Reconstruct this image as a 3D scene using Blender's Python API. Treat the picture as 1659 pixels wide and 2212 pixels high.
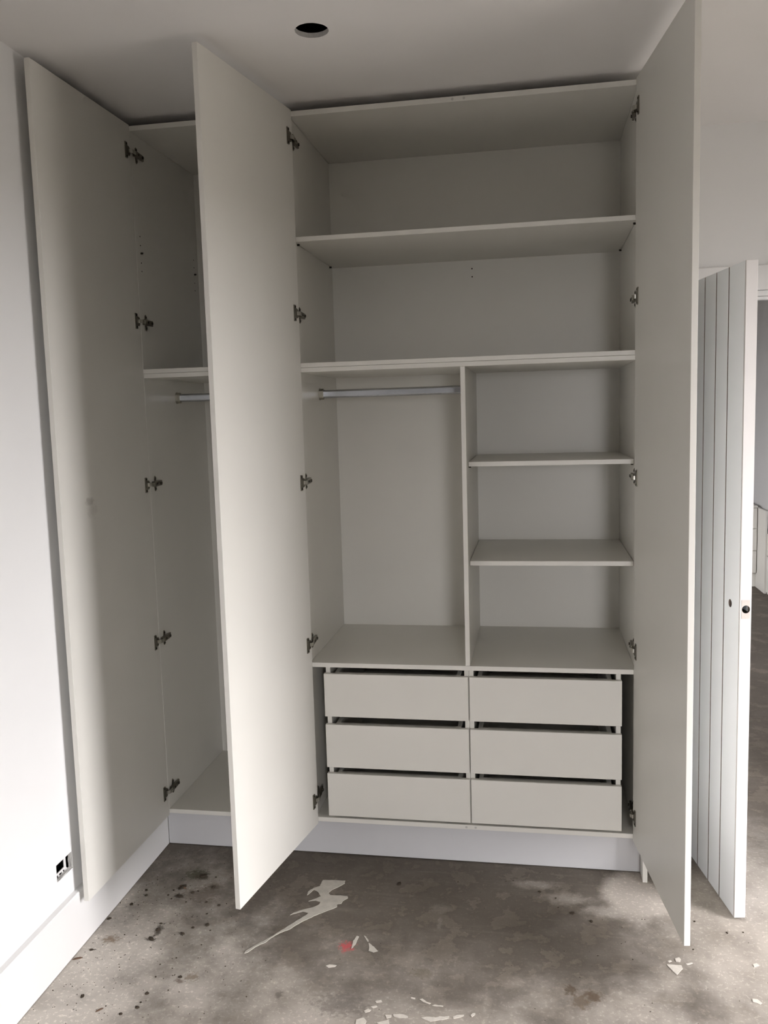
import bpy, bmesh, math, random
from mathutils import Vector, Matrix, Euler

for o in list(bpy.data.objects):
    bpy.data.objects.remove(o, do_unlink=True)
SC = bpy.context.scene
COL = SC.collection

# ------------------------------------------------------------------ camera
cam_d = bpy.data.cameras.new('camera')
cam = bpy.data.objects.new('camera', cam_d)
COL.objects.link(cam)
cam_d.sensor_fit = 'VERTICAL'
cam_d.sensor_height = 36.0
cam_d.lens = 1860.7 / 2212 * 36.0
cam_d.clip_start = 0.05
cam_d.clip_end = 200
cam.location = (0.7881, -2.8637, 1.6060)
cam.rotation_euler = (math.radians(83.4907), math.radians(1.6267), math.radians(9.8706))
SC.camera = cam

# ------------------------------------------------------------------ sky, daylight, exposure
SKY = (1.0, 0.975, 0.995)
SKY_STRENGTH = 27.0
world = bpy.data.worlds.new('overcast_sky')
SC.world = world
world.use_nodes = True
bg = world.node_tree.nodes['Background']
bg.inputs['Color'].default_value = (*SKY, 1)
bg.inputs['Strength'].default_value = SKY_STRENGTH

# window and added fill openings (y0, y1, z0, z1), and the light portals that sit in them
WALL_L, WALL_R, WALL_B, WALL_F, CEIL = -0.6176, 3.05, 0.62, -5.2, 2.63
RIGHT_WINS = [(-1.72, -0.62, 0.06, 2.10)]     # y0, y1, z0, z1 in the right wall
FILL_WINS = [(1.30, 1.94, 0.06, 2.10)]       # x0, x1, z0, z1 of an added frontal fill opening behind the camera
FAR_FILL = (1.9, 2.9, 0.3, 2.1)  # opening added to brighten the far room
FAR_L, FAR_R, FAR_B = -1.2, 2.72, 5.48


def portal(name, x, y0, y1, z0, z1, sign):
    d = bpy.data.lights.new(name, 'AREA')
    d.shape = 'RECTANGLE'
    d.size = y1 - y0
    d.size_y = z1 - z0
    d.cycles.is_portal = True
    o = bpy.data.objects.new(name, d)
    COL.objects.link(o)
    o.location = (x, (y0 + y1) / 2, (z0 + z1) / 2)
    o.rotation_euler = (math.pi / 2, 0, sign * math.pi / 2)
    return o


for q in RIGHT_WINS:
    portal('window_daylight', WALL_R + 0.02, *q, 1)
for q in FILL_WINS:
    p = portal('front_fill_daylight', 0, *q, 1)
    p.location = ((q[0] + q[1]) / 2, WALL_F - 0.02, (q[2] + q[3]) / 2)
    p.rotation_euler = (math.pi / 2, 0, 0)
portal('far_fill_daylight', FAR_L - 0.02, *FAR_FILL, -1)

SC.view_settings.view_transform = 'Standard'
SC.view_settings.look = 'None'
SC.view_settings.exposure = 0.0
SC.view_settings.gamma = 1.0
SC.view_settings.use_curve_mapping = False
SC.cycles.max_bounces = 8
SC.cycles.diffuse_bounces = 5
SC.cycles.glossy_bounces = 3
SC.cycles.use_adaptive_sampling = True
SC.cycles.adaptive_threshold = 0.08
SC.cycles.adaptive_min_samples = 16
SC.cycles.use_denoising = True
SC.cycles.sample_clamp_indirect = 8.0

SPLASH = [(0.0487, -0.1186), (0.0797, -0.1148), (0.1271, -0.114), (0.1288, -0.1303), (0.1124, -0.1537), (0.0936, -0.1735), (0.0863, -0.1952), (0.0958, -0.2077), (0.155, -0.2057), (0.1586, -0.2167), (0.1462, -0.235), (0.1443, -0.2518), (0.1321, -0.2566), (0.1339, -0.2727), (0.1158, -0.2911), (0.0988, -0.306), (0.0717, -0.3315), (0.0577, -0.3489), (0.0329, -0.3797), (0.0129, -0.4124), (-0.0128, -0.4363), (-0.0311, -0.4649), (-0.0431, -0.4893), (-0.0669, -0.5148), (-0.0792, -0.5413), (-0.0892, -0.548), (-0.0895, -0.5371), (-0.0594, -0.4942), (-0.0441, -0.4751), (-0.01, -0.4212), (0.017, -0.3756), (0.0429, -0.3352), (0.0497, -0.3186), (0.0291, -0.3116), (-0.007, -0.3371), (0.0017, -0.3215), (0.033, -0.2983), (0.0561, -0.2857), (0.0733, -0.264), (0.0719, -0.251), (0.0528, -0.2434), (0.0322, -0.2526), (0.054, -0.2332), (0.0656, -0.2182), (0.0514, -0.1926), (0.0328, -0.181), (0.0189, -0.2173), (0.0155, -0.1971), (0.0302, -0.1709), (0.0467, -0.1583)]
FLAKES_MID = [[(0.2735, -0.4483), (0.2825, -0.4555), (0.2952, -0.4678), (0.3087, -0.4853), (0.2965, -0.4934), (0.2824, -0.4876), (0.28, -0.4698)], [(0.2517, -0.414), (0.2597, -0.4187), (0.2732, -0.4398), (0.2709, -0.4458)], [(0.2249, -0.4461), (0.2316, -0.4194), (0.2383, -0.4226), (0.2351, -0.4617), (0.2279, -0.4848)]]
FLAKES_RIGHT = [[(1.1508, -0.4393), (1.1918, -0.438), (1.1919, -0.4525), (1.1725, -0.4826), (1.1584, -0.4598)], [(1.1549, -0.4234), (1.1629, -0.4176), (1.1666, -0.4219), (1.1588, -0.4282)], [(1.1788, -0.4071), (1.1906, -0.4008), (1.1945, -0.4099), (1.1895, -0.4236), (1.1783, -0.4221)], [(1.2036, -0.4306), (1.2212, -0.4206), (1.225, -0.4237), (1.2083, -0.4341)], [(1.3554, -0.5596), (1.3683, -0.5604), (1.378, -0.5746), (1.3716, -0.5805), (1.354, -0.5727)], [(1.393, -0.4057), (1.4048, -0.4001), (1.4091, -0.4112), (1.3933, -0.4191)]]
FLAKES_NEAR = [[(0.462, -0.6812), (0.4698, -0.677), (0.4831, -0.6889), (0.4944, -0.6933), (0.4904, -0.6983), (0.4741, -0.6915)], [(0.4985, -0.7026), (0.5062, -0.6971), (0.5303, -0.6997), (0.5277, -0.7041), (0.5093, -0.7034)], [(0.4002, -0.7513), (0.4175, -0.7455), (0.4396, -0.7512), (0.4392, -0.759), (0.4171, -0.7629), (0.4015, -0.7598)], [(0.4744, -0.7521), (0.4992, -0.7466), (0.5144, -0.748), (0.5256, -0.7409), (0.5361, -0.7416), (0.5476, -0.7366), (0.5469, -0.7453), (0.5328, -0.7528), (0.5156, -0.7594), (0.5012, -0.7635), (0.4858, -0.7592)], [(0.5582, -0.7386), (0.5709, -0.7304), (0.5885, -0.7259), (0.588, -0.7311), (0.5719, -0.7411), (0.5603, -0.7448)], [(0.6049, -0.7258), (0.6103, -0.7177), (0.6167, -0.7155), (0.6165, -0.7221), (0.6083, -0.7318)], [(0.3192, -0.7469), (0.3285, -0.7389), (0.3361, -0.7415), (0.3345, -0.7492), (0.3235, -0.7529)], [(0.3424, -0.7055), (0.3568, -0.699), (0.3611, -0.7053), (0.3464, -0.7104)], [(0.3792, -0.7563), (0.3941, -0.7543), (0.397, -0.7626), (0.384, -0.7665)], [(0.3604, -0.7869), (0.391, -0.772), (0.3958, -0.7863), (0.3644, -0.7927)], [(0.3037, -0.7838), (0.3247, -0.7745), (0.3331, -0.7863), (0.3322, -0.7971), (0.3072, -0.8005)], [(0.436, -0.6769), (0.4502, -0.6782), (0.4495, -0.6843), (0.4384, -0.6826)], [(0.1701, -0.5752), (0.1799, -0.5671), (0.2002, -0.5676), (0.1986, -0.5751), (0.1801, -0.5816)], [(0.3344, -0.7292), (0.3472, -0.723), (0.3519, -0.7269), (0.3416, -0.7349)]]
CRUMBS = [(-0.5955, -0.3398, 0.0022), (-0.5547, -0.3434, 0.005), (-0.5423, -0.2557, 0.0045), (-0.5295, -0.2853, 0.0039), (-0.5894, -0.4301, 0.0043), (-0.4976, -0.5065, 0.0026), (-0.4646, -0.5402, 0.0015), (-0.4084, -0.4341, 0.0037), (-0.4026, -0.4685, 0.0068), (-0.4037, -0.5156, 0.0061), (-0.2964, -0.4418, 0.0042), (-0.2564, -0.4235, 0.0057), (-0.3172, -0.4765, 0.0052), (-0.2352, -0.5245, 0.002), (-0.3222, -0.3871, 0.0021), (-0.28, -0.3634, 0.0032), (-0.2578, -0.3118, 0.0043), (-0.3065, -0.2987, 0.0038), (-0.3766, -0.3065, 0.0033), (-0.447, -0.2438, 0.0034), (-0.4107, -0.2765, 0.0067), (-0.4236, -0.2225, 0.0085), (-0.3768, -0.2503, 0.005), (-0.3785, -0.1431, 0.0081), (-0.3322, -0.146, 0.0035), (-0.3177, -0.2073, 0.0051), (-0.4539, -0.2749, 0.0034), (-0.5637, -0.5923, 0.004), (-0.5556, -0.5905, 0.002), (-0.5724, -0.6581, 0.0015), (-0.5473, -0.6533, 0.0015), (-0.5785, -0.7821, 0.0019), (-0.4807, -0.7946, 0.0046), (-0.3944, -0.8234, 0.0023), (-0.3388, -0.8478, 0.004), (-0.3046, -0.7961, 0.0032), (-0.3038, -0.8178, 0.0041), (-0.3028, -0.7592, 0.0046), (-0.249, -0.7382, 0.0023), (-0.31, -0.6872, 0.0029), (-0.2847, -0.6911, 0.0019), (-0.2584, -0.6716, 0.0019), (-0.2377, -0.6791, 0.0047), (-0.2861, -0.5958, 0.0025), (-0.3218, -0.6313, 0.0024), (-0.3871, -0.5572, 0.0015), (-0.0563, -0.6716, 0.0019), (-0.0186, -0.7348, 0.0023), (-0.2354, -0.4497, 0.0026), (-0.2372, -0.2987, 0.0027), (-0.5299, -0.3432, 0.0022), (-0.4009, -0.4984, 0.0026), (-0.4338, -0.2942, 0.0028), (-0.3612, -0.2382, 0.0028), (0.3153, -0.1109, 0.0061), (0.5144, -0.0728, 0.0023), (0.7011, -0.0412, 0.0023), (0.7905, -0.0993, 0.0041), (0.8422, -0.1319, 0.0033), (0.8488, -0.1858, 0.0022), (0.8919, -0.2119, 0.0053), (0.3989, -0.1062, 0.0015), (0.7565, 0.0419, 0.0016), (0.9498, -0.2497, 0.0044), (0.9841, -0.2363, 0.0012), (1.0415, -0.2701, 0.0016), (1.107, -0.2185, 0.0016), (1.1156, -0.2188, 0.0016), (1.2667, -0.2093, 0.0032), (1.2375, -0.3568, 0.0026), (1.3526, -0.2589, 0.0035), (1.4018, -0.2493, 0.0031), (1.0438, -0.3442, 0.0015), (1.0316, -0.354, 0.0015), (0.9574, -0.4228, 0.0019), (1.0565, -0.4273, 0.0019), (1.0781, -0.6478, 0.0017)]
from mathutils.geometry import tessellate_polygon
R = random.Random(7)

# ------------------------------------------------------------------ materials


def nmat(name):
    m = bpy.data.materials.new(name)
    m.use_nodes = True
    nt = m.node_tree
    return m, nt, nt.nodes['Principled BSDF']


def coords(nt):
    """world-metre coordinates (no object here is scaled or turned)"""
    g = nt.nodes.new('ShaderNodeNewGeometry')
    return g.outputs['Position']


def noise(nt, vec, scale, detail=4, rough=0.55):
    n = nt.nodes.new('ShaderNodeTexNoise')
    n.inputs['Scale'].default_value = scale
    n.inputs['Detail'].default_value = detail
    n.inputs['Roughness'].default_value = rough
    nt.links.new(vec, n.inputs['Vector'])
    return n


def ramp(nt, val, p0, p1, c0=(0, 0, 0, 1), c1=(1, 1, 1, 1)):
    r = nt.nodes.new('ShaderNodeValToRGB')
    r.color_ramp.elements[0].position = p0
    r.color_ramp.elements[1].position = p1
    r.color_ramp.elements[0].color = c0
    r.color_ramp.elements[1].color = c1
    nt.links.new(val, r.inputs['Fac'])
    return r


def mix(nt, fac, a, b):
    m = nt.nodes.new('ShaderNodeMix')
    m.data_type = 'RGBA'
    for s, v in ((m.inputs[0], fac), (m.inputs[6], a), (m.inputs[7], b)):
        if hasattr(v, 'is_output'):
            nt.links.new(v, s)
        elif isinstance(v, tuple):
            s.default_value = v if len(v) == 4 else (*v, 1)
        else:
            s.default_value = v
    return m.outputs[2]


def math_n(nt, op, a, b):
    m = nt.nodes.new('ShaderNodeMath')
    m.operation = op
    for s, v in zip(m.inputs, (a, b)):
        if hasattr(v, 'is_output'):
            nt.links.new(v, s)
        else:
            s.default_value = v
    return m.outputs[0]


def bump(nt, b, height, strength, dist=0.002):
    n = nt.nodes.new('ShaderNodeBump')
    n.inputs['Strength'].default_value = strength
    n.inputs['Distance'].default_value = dist
    nt.links.new(height, n.inputs['Height'])
    nt.links.new(n.outputs['Normal'], b.inputs['Normal'])


def blob(nt, vec, centre, radii, wob, soft=0.5):
    """0..1 mask of a mark with a wobbly outline; vec already distorted by wob"""
    s = nt.nodes.new('ShaderNodeVectorMath')
    s.operation = 'SUBTRACT'
    nt.links.new(vec, s.inputs[0])
    s.inputs[1].default_value = centre
    d = nt.nodes.new('ShaderNodeVectorMath')
    d.operation = 'DIVIDE'
    nt.links.new(s.outputs[0], d.inputs[0])
    d.inputs[1].default_value = radii
    ln = nt.nodes.new('ShaderNodeVectorMath')
    ln.operation = 'LENGTH'
    nt.links.new(d.outputs[0], ln.inputs[0])
    v = ln.outputs['Value']
    if wob is not None:
        v = math_n(nt, 'ADD', v, wob)
    m = nt.nodes.new('ShaderNodeMapRange')
    m.interpolation_type = 'SMOOTHSTEP'
    m.inputs['From Min'].default_value = 1.0
    m.inputs['From Max'].default_value = 1.0 - soft
    m.inputs['To Min'].default_value = 0.0
    m.inputs['To Max'].default_value = 1.0
    nt.links.new(v, m.inputs['Value'])
    return m.outputs['Result']


def paint(name, col, rough=0.6, scale=9, var=0.02, bstr=0.08, bscale=260, spec=0.5, smudges=()):
    m, nt, b = nmat(name)
    p = coords(nt)
    n = noise(nt, p, scale, 3)
    lo = tuple(max(0, c * (1 - var)) for c in col)
    hi = tuple(min(1, c * (1 + var)) for c in col)
    c = mix(nt, ramp(nt, n.outputs['Fac'], 0.3, 0.7).outputs['Color'], lo, hi)
    if smudges:
        w = math_n(nt, 'MULTIPLY', math_n(nt, 'SUBTRACT', noise(nt, p, 45, 5).outputs['Fac'], 0.5), 1.7)
        for (ce, ra, co, am) in smudges:
            c = mix(nt, math_n(nt, 'MULTIPLY', blob(nt, p, ce, ra, w, 0.7), am), c, co)
    nt.links.new(c, b.inputs['Base Color'])
    b.inputs['Roughness'].default_value = rough
    b.inputs['Specular IOR Level'].default_value = spec
    bn = noise(nt, p, bscale, 2)
    bump(nt, b, bn.outputs['Fac'], bstr, 0.0006)
    return m


def metal(name, col, rough, metallic=1.0):
    m, nt, b = nmat(name)
    n = noise(nt, coords(nt), 120, 2)
    c = mix(nt, n.outputs['Fac'], tuple(x * 0.85 for x in col), col)
    nt.links.new(c, b.inputs['Base Color'])
    b.inputs['Metallic'].default_value = metallic
    b.inputs['Roughness'].default_value = rough
    return m


MEL = (0.705, 0.692, 0.645)
M_MEL = paint('white_melamine', MEL, 0.38, 5, 0.012, 0.05, 420)
M_MEL_SM = paint('white_melamine_smudged', MEL, 0.38, 5, 0.012, 0.05, 420, smudges=(
    ((-0.5665, -0.42, 1.362), (0.05, 0.030, 0.016), (0.30, 0.28, 0.25), 0.45),
    ((-0.5665, -0.405, 1.335), (0.05, 0.045, 0.030), (0.42, 0.40, 0.37), 0.30)))
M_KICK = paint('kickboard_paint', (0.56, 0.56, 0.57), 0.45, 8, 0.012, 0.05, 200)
M_LATCH = paint('latch_rebate_paint', (0.50, 0.455, 0.42), 0.6, 40, 0.05, 0.1, 200)
M_EDGE = paint('white_edge_tape', (0.82, 0.81, 0.79), 0.35, 8, 0.01, 0.02, 300)
M_WALL = paint('wall_paint', (0.80, 0.80, 0.795), 0.7, 3, 0.012, 0.10, 180, 0.3)
M_BOUNCE_CUT = paint('bounce_cut_wall', (0.24, 0.225, 0.205), 0.9, 4, 0.06, 0.1, 150, 0.1)  # dark tone chosen to cut bounce from the unseen walls
M_CEIL = paint('ceiling_paint', (0.82, 0.805, 0.79), 0.8, 3, 0.012, 0.08, 150, 0.2)
M_TRIM = paint('trim_gloss_paint', (0.76, 0.755, 0.745), 0.35, 6, 0.012, 0.04, 90)
M_DOOR = paint('door_paint', (0.80, 0.825, 0.85), 0.42, 6, 0.012, 0.05, 90)
M_DOOREDGE = paint('door_edge_paint', (0.68, 0.66, 0.645), 0.45, 6, 0.015, 0.05, 90)
M_PLAST = paint('plasterboard_core', (0.55, 0.54, 0.52), 0.9, 60, 0.10, 0.5, 400, 0.1)
M_DARK = paint('cavity_shade_black', (0.02, 0.02, 0.02), 0.9, 20, 0.2, 0.1, 100, 0.1)  # near-black colour stands in for the shade inside cavities
M_HOLE = paint('hole_shade_black', (0.04, 0.035, 0.03), 0.9, 50, 0.2, 0.1, 100, 0.1)  # shade of holes and hinge wells put into the colour
M_CAP = paint('grey_screw_cap', (0.50, 0.49, 0.46), 0.5, 50, 0.03, 0.05, 200)
M_FAR = paint('far_room_paint', (0.60, 0.60, 0.60), 0.7, 3, 0.02, 0.08, 150, 0.3)
M_NICKEL = metal('nickel_hinge', (0.25, 0.235, 0.195), 0.36)
M_NICKEL_D = metal('dark_hinge_steel', (0.09, 0.083, 0.07), 0.42)  # darker steel of screw heads and shelf pins
M_LINK = metal('bright_hinge_link', (0.50, 0.49, 0.44), 0.32)
M_RAIL = metal('satin_rail_steel', (0.55, 0.57, 0.60), 0.26)
M_SOCK = metal('rail_socket_zinc', (0.42, 0.40, 0.34), 0.38)
M_GROOVE = paint('unpainted_groove_side', (0.22, 0.18, 0.16), 0.85, 60, 0.15, 0.2, 200, 0.1)
M_WOODRAW = paint('raw_wood', (0.17, 0.125, 0.10), 0.8, 60, 0.2, 0.2, 200, 0.2)
M_DIRT = paint('dark_dirt', (0.060, 0.048, 0.036), 0.95, 300, 0.4, 0.6, 500, 0.1)
M_BARK = paint('brown_splinter', (0.13, 0.085, 0.060), 0.9, 200, 0.3, 0.4, 500, 0.1)
M_PLASTER = paint('dried_plaster', (0.50, 0.475, 0.42), 0.9, 40, 0.10, 0.5, 300, 0.1)
M_FLAKE = paint('white_paint_flake', (0.62, 0.58, 0.52), 0.85, 90, 0.08, 0.4, 300, 0.1)
M_EARTH = paint('outdoor_paving', (0.115, 0.108, 0.095), 0.9, 2, 0.15, 0.2, 40, 0.1)


def concrete():
    m, nt, b = nmat('stained_concrete')
    p = coords(nt)
    big = noise(nt, p, 2.2, 5, 0.6)
    mid = noise(nt, p, 9.0, 6, 0.65)
    fine = noise(nt, p, 85.0, 4, 0.7)
    c = mix(nt, ramp(nt, big.outputs['Fac'], 0.34, 0.68).outputs['Color'], (0.130, 0.108, 0.084), (0.245, 0.212, 0.174))
    c = mix(nt, math_n(nt, 'MULTIPLY', ramp(nt, mid.outputs['Fac'], 0.48, 0.74).outputs['Color'], 0.55), c, (0.36, 0.325, 0.285))
    c = mix(nt, math_n(nt, 'MULTIPLY', ramp(nt, mid.outputs['Fac'], 0.46, 0.27).outputs['Color'], 0.45), c, (0.085, 0.072, 0.060))
    # pale zones: paint overspray by the left wall, and window light painted in
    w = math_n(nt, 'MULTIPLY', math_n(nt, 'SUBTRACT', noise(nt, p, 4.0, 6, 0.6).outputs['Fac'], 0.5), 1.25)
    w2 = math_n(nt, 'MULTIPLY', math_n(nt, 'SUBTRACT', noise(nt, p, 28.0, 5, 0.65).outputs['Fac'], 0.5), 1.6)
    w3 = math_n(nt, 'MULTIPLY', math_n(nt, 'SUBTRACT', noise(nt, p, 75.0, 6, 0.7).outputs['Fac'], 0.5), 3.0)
    mist_and_light = [((-0.95, -1.00, 0), (1.12, 1.28, 9), 0.96, 0.75),
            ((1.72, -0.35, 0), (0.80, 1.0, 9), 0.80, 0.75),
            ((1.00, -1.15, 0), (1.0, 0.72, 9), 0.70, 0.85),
            ((1.09, -0.09, 0), (0.12, 0.18, 9), 0.75, 0.40),  # reflected light by the right hand door, painted as a pale patch
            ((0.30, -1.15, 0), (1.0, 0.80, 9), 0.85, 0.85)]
    for k, (ce, ra, am, so) in enumerate(mist_and_light):
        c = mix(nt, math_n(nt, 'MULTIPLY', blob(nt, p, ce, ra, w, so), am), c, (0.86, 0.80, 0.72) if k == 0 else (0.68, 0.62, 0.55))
    # light reflected off the right hand door, painted as a pale arc
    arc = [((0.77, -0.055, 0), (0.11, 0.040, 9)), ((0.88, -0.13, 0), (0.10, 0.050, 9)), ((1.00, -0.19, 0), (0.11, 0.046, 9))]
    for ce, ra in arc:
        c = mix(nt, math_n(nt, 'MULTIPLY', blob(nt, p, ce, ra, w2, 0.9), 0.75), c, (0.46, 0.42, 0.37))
    # stains: (centre, radii, colour, amount)
    for ce, ra, co, am in [
            ((-0.531, -0.533, 0), (0.034, 0.026, 9), (0.22, 0.14, 0.075), 0.75),
            ((-0.405, -0.135, 0), (0.055, 0.045, 9), (0.075, 0.075, 0.035), 0.80),
            ((-0.345, -0.255, 0), (0.085, 0.060, 9), (0.14, 0.105, 0.075), 0.55),
            ((-0.400, -0.470, 0), (0.017, 0.045, 9), (0.055, 0.045, 0.034), 0.80),
            ((-0.385, -0.150, 0), (0.035, 0.022, 9), (0.085, 0.070, 0.045), 0.8),
            ((-0.415, -0.275, 0), (0.030, 0.020, 9), (0.06, 0.05, 0.04), 0.75),
            ((-0.315, -0.205, 0), (0.034, 0.026, 9), (0.12, 0.09, 0.06), 0.6),
            ((-0.300, -0.300, 0), (0.028, 0.034, 9), (0.15, 0.12, 0.09), 0.5),
            ((-0.405, -0.516, 0), (0.028, 0.012, 9), (0.07, 0.058, 0.045), 0.75),
            ((-0.205, -0.673, 0), (0.026, 0.026, 9), (0.20, 0.145, 0.085), 0.65),
            ((-0.235, -0.695, 0), (0.018, 0.014, 9), (0.13, 0.085, 0.055), 0.65),
            ((0.068, -0.714, 0), (0.016, 0.022, 9), (0.085, 0.070, 0.060), 0.6),
            ((0.872, -0.585, 0), (0.024, 0.026, 9), (0.10, 0.070, 0.042), 0.85),
            ((0.932, -0.606, 0), (0.034, 0.030, 9), (0.12, 0.080, 0.048), 0.85),
            ((0.898, -0.632, 0), (0.034, 0.040, 9), (0.16, 0.115, 0.075), 0.7),
            ((0.455, -0.570, 0), (0.045, 0.030, 9), (0.13, 0.105, 0.065), 0.5),
            ((0.470, -0.238, 0), (0.042, 0.034, 9), (0.30, 0.275, 0.235), 0.5),
            ((0.478, -0.320, 0), (0.010, 0.045, 9), (0.33, 0.305, 0.265), 0.45),
            ((0.250, -0.73, 0), (0.10, 0.060, 9), (0.135, 0.118, 0.105), 0.5),
            ((0.2105, -0.474, 0), (0.030, 0.032, 9), (0.66, 0.10, 0.11), 0.85)]:
        c = mix(nt, math_n(nt, 'MULTIPLY', blob(nt, p, ce, ra, w3, 0.7), am), c, co)
    # fine speckle, trowel streaks
    c = mix(nt, math_n(nt, 'MULTIPLY', ramp(nt, fine.outputs['Fac'], 0.58, 0.74).outputs['Color'], 0.09), c, (0.42, 0.39, 0.345))
    c = mix(nt, math_n(nt, 'MULTIPLY', ramp(nt, fine.outputs['Fac'], 0.42, 0.30).outputs['Color'], 0.26), c, (0.065, 0.056, 0.047))
    mp = nt.nodes.new('ShaderNodeMapping')
    mp.inputs['Rotation'].default_value = (0, 0, 0.35)
    mp.inputs['Scale'].default_value = (3, 40, 1)
    nt.links.new(p, mp.inputs['Vector'])
    st = noise(nt, mp.outputs['Vector'], 1.0, 5, 0.6)
    c = mix(nt, math_n(nt, 'MULTIPLY', ramp(nt, st.outputs['Fac'], 0.55, 0.8).outputs['Color'], 0.14), c, (0.45, 0.41, 0.36))
    nt.links.new(c, b.inputs['Base Color'])
    nt.links.new(ramp(nt, mid.outputs['Fac'], 0.3, 0.7, (0.55, 0.55, 0.55, 1), (0.85, 0.85, 0.85, 1)).outputs['Color'], b.inputs['Roughness'])
    b.inputs['Specular IOR Level'].default_value = 0.35
    bump(nt, b, math_n(nt, 'ADD', fine.outputs['Fac'], mid.outputs['Fac']), 0.25, 0.002)
    return m


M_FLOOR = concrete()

# ------------------------------------------------------------------ builders
WORLD = {}


def link(name, me, parent=None, loc=(0, 0, 0)):
    o = bpy.data.objects.new(name, me)
    COL.objects.link(o)
    w = Vector(loc)
    if parent is not None:
        o.parent = parent
        o.location = w - WORLD[parent.name]
    else:
        o.location = w
    WORLD[o.name] = w
    return o


def obj(name, bm, mat, parent=None, smooth=False):
    """bmesh in world metres -> one mesh object whose origin is its own centre"""
    bm.verts.ensure_lookup_table()
    lo = Vector([min(v.co[i] for v in bm.verts) for i in range(3)])
    hi = Vector([max(v.co[i] for v in bm.verts) for i in range(3)])
    c = (lo + hi) / 2
    c.z = lo.z
    for v in bm.verts:
        v.co -= c
    bmesh.ops.recalc_face_normals(bm, faces=bm.faces)
    me = bpy.data.meshes.new(name)
    bm.to_mesh(me)
    bm.free()
    mats = mat if isinstance(mat, (list, tuple)) else [mat]
    for m in mats:
        me.materials.append(m)
    if smooth:
        for f in me.polygons:
            f.use_smooth = True
    return link(name, me, parent, c)


def empty(name, loc):
    o = bpy.data.objects.new(name, None)
    o.empty_display_size = 0.1
    COL.objects.link(o)
    o.location = loc
    WORLD[o.name] = Vector(loc)
    return o


def tag(o, label=None, cat=None, group=None, kind=None):
    for k, v in (('label', label), ('category', cat), ('group', group), ('kind', kind)):
        if v is not None:
            o[k] = v
    return o


def struct(o, label=None, cat=None):
    return tag(o, label, cat, None, 'structure')


def add_box(bm, x0, x1, y0, y1, z0, z1, bevel=0.0, mi=0, mtx=None):
    vs = [bm.verts.new((x, y, z)) for x in (x0, x1) for y in (y0, y1) for z in (z0, z1)]
    fs = [bm.faces.new([vs[i] for i in q]) for q in ((0, 1, 3, 2), (4, 6, 7, 5), (0, 4, 5, 1), (2, 3, 7, 6), (0, 2, 6, 4), (1, 5, 7, 3))]
    new = list(vs)
    if bevel > 0:
        es = {e for f in fs for e in f.edges}
        r = bmesh.ops.bevel(bm, geom=list(es), offset=bevel, segments=1, affect='EDGES', profile=0.5)
        fs = list(r['faces']) + [f for f in fs if f.is_valid]
        fs = list(set(fs))
        new = list({v for f in fs for v in f.verts})
    for f in fs:
        f.material_index = mi
    if mtx is not None:
        for v in new:
            v.co = mtx @ v.co
    return new


def add_cyl(bm, c, axis, r, h, n=20, mi=0, mtx=None, r2=None):
    """cylinder from c along axis ('x','y','z') for length h"""
    r2 = r if r2 is None else r2
    A = {'x': (Vector((0, 1, 0)), Vector((0, 0, 1)), Vector((1, 0, 0))),
         'y': (Vector((0, 0, 1)), Vector((1, 0, 0)), Vector((0, 1, 0))),
         'z': (Vector((1, 0, 0)), Vector((0, 1, 0)), Vector((0, 0, 1)))}[axis]
    c = Vector(c)
    a = [bm.verts.new(c + A[0] * r * math.cos(2 * math.pi * i / n) + A[1] * r * math.sin(2 * math.pi * i / n)) for i in range(n)]
    b = [bm.verts.new(c + A[2] * h + A[0] * r2 * math.cos(2 * math.pi * i / n) + A[1] * r2 * math.sin(2 * math.pi * i / n)) for i in range(n)]
    fs = [bm.faces.new((a[i], a[(i + 1) % n], b[(i + 1) % n], b[i])) for i in range(n)]
    fs += [bm.faces.new(a[::-1]), bm.faces.new(b)]
    for f in fs:
        f.material_index = mi
    if mtx is not None:
        for v in a + b:
            v.co = mtx @ v.co
    return a + b


def box(name, x0, x1, y0, y1, z0, z1, mat, parent=None, bevel=0.0008):
    bm = bmesh.new()
    add_box(bm, x0, x1, y0, y1, z0, z1, bevel)
    return obj(name, bm, mat, parent)


def prism(name, pts, axis, a0, a1, mat, parent=None):
    """outline pts extruded along axis: 'z' pts=(x,y); 'x' pts=(y,z); 'y' pts=(x,z)"""
    bm = bmesh.new()
    f = {'z': lambda p, a: (p[0], p[1], a), 'x': lambda p, a: (a, p[0], p[1]), 'y': lambda p, a: (p[0], a, p[1])}[axis]
    lo = [bm.verts.new(f(p, a0)) for p in pts]
    hi = [bm.verts.new(f(p, a1)) for p in pts]
    n = len(pts)
    for i in range(n):
        bm.faces.new((lo[i], lo[(i + 1) % n], hi[(i + 1) % n], hi[i]))
    bm.faces.new(lo[::-1])
    bm.faces.new(hi)
    return obj(name, bm, mat, parent)


def cut(o, bms):
    """carve real holes out of a mesh object (bmeshes in world metres)"""
    for bm in bms:
        bmesh.ops.recalc_face_normals(bm, faces=bm.faces)
        me = bpy.data.meshes.new('cutter')
        bm.to_mesh(me)
        bm.free()
        for _ in range(8):
            me.materials.append(o.data.materials[-1])
        for f in me.polygons:
            f.material_index = len(o.data.materials) - 1
        c = bpy.data.objects.new('cutter', me)
        COL.objects.link(c)
        md = o.modifiers.new('cut', 'BOOLEAN')
        md.object = c
        md.operation = 'DIFFERENCE'
        md.solver = 'EXACT'
        bpy.context.view_layer.update()
        dg = bpy.context.evaluated_depsgraph_get()
        new = bpy.data.meshes.new_from_object(o.evaluated_get(dg))
        o.modifiers.remove(md)
        bpy.data.objects.remove(c, do_unlink=True)
        o.data = new
    return o


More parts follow.
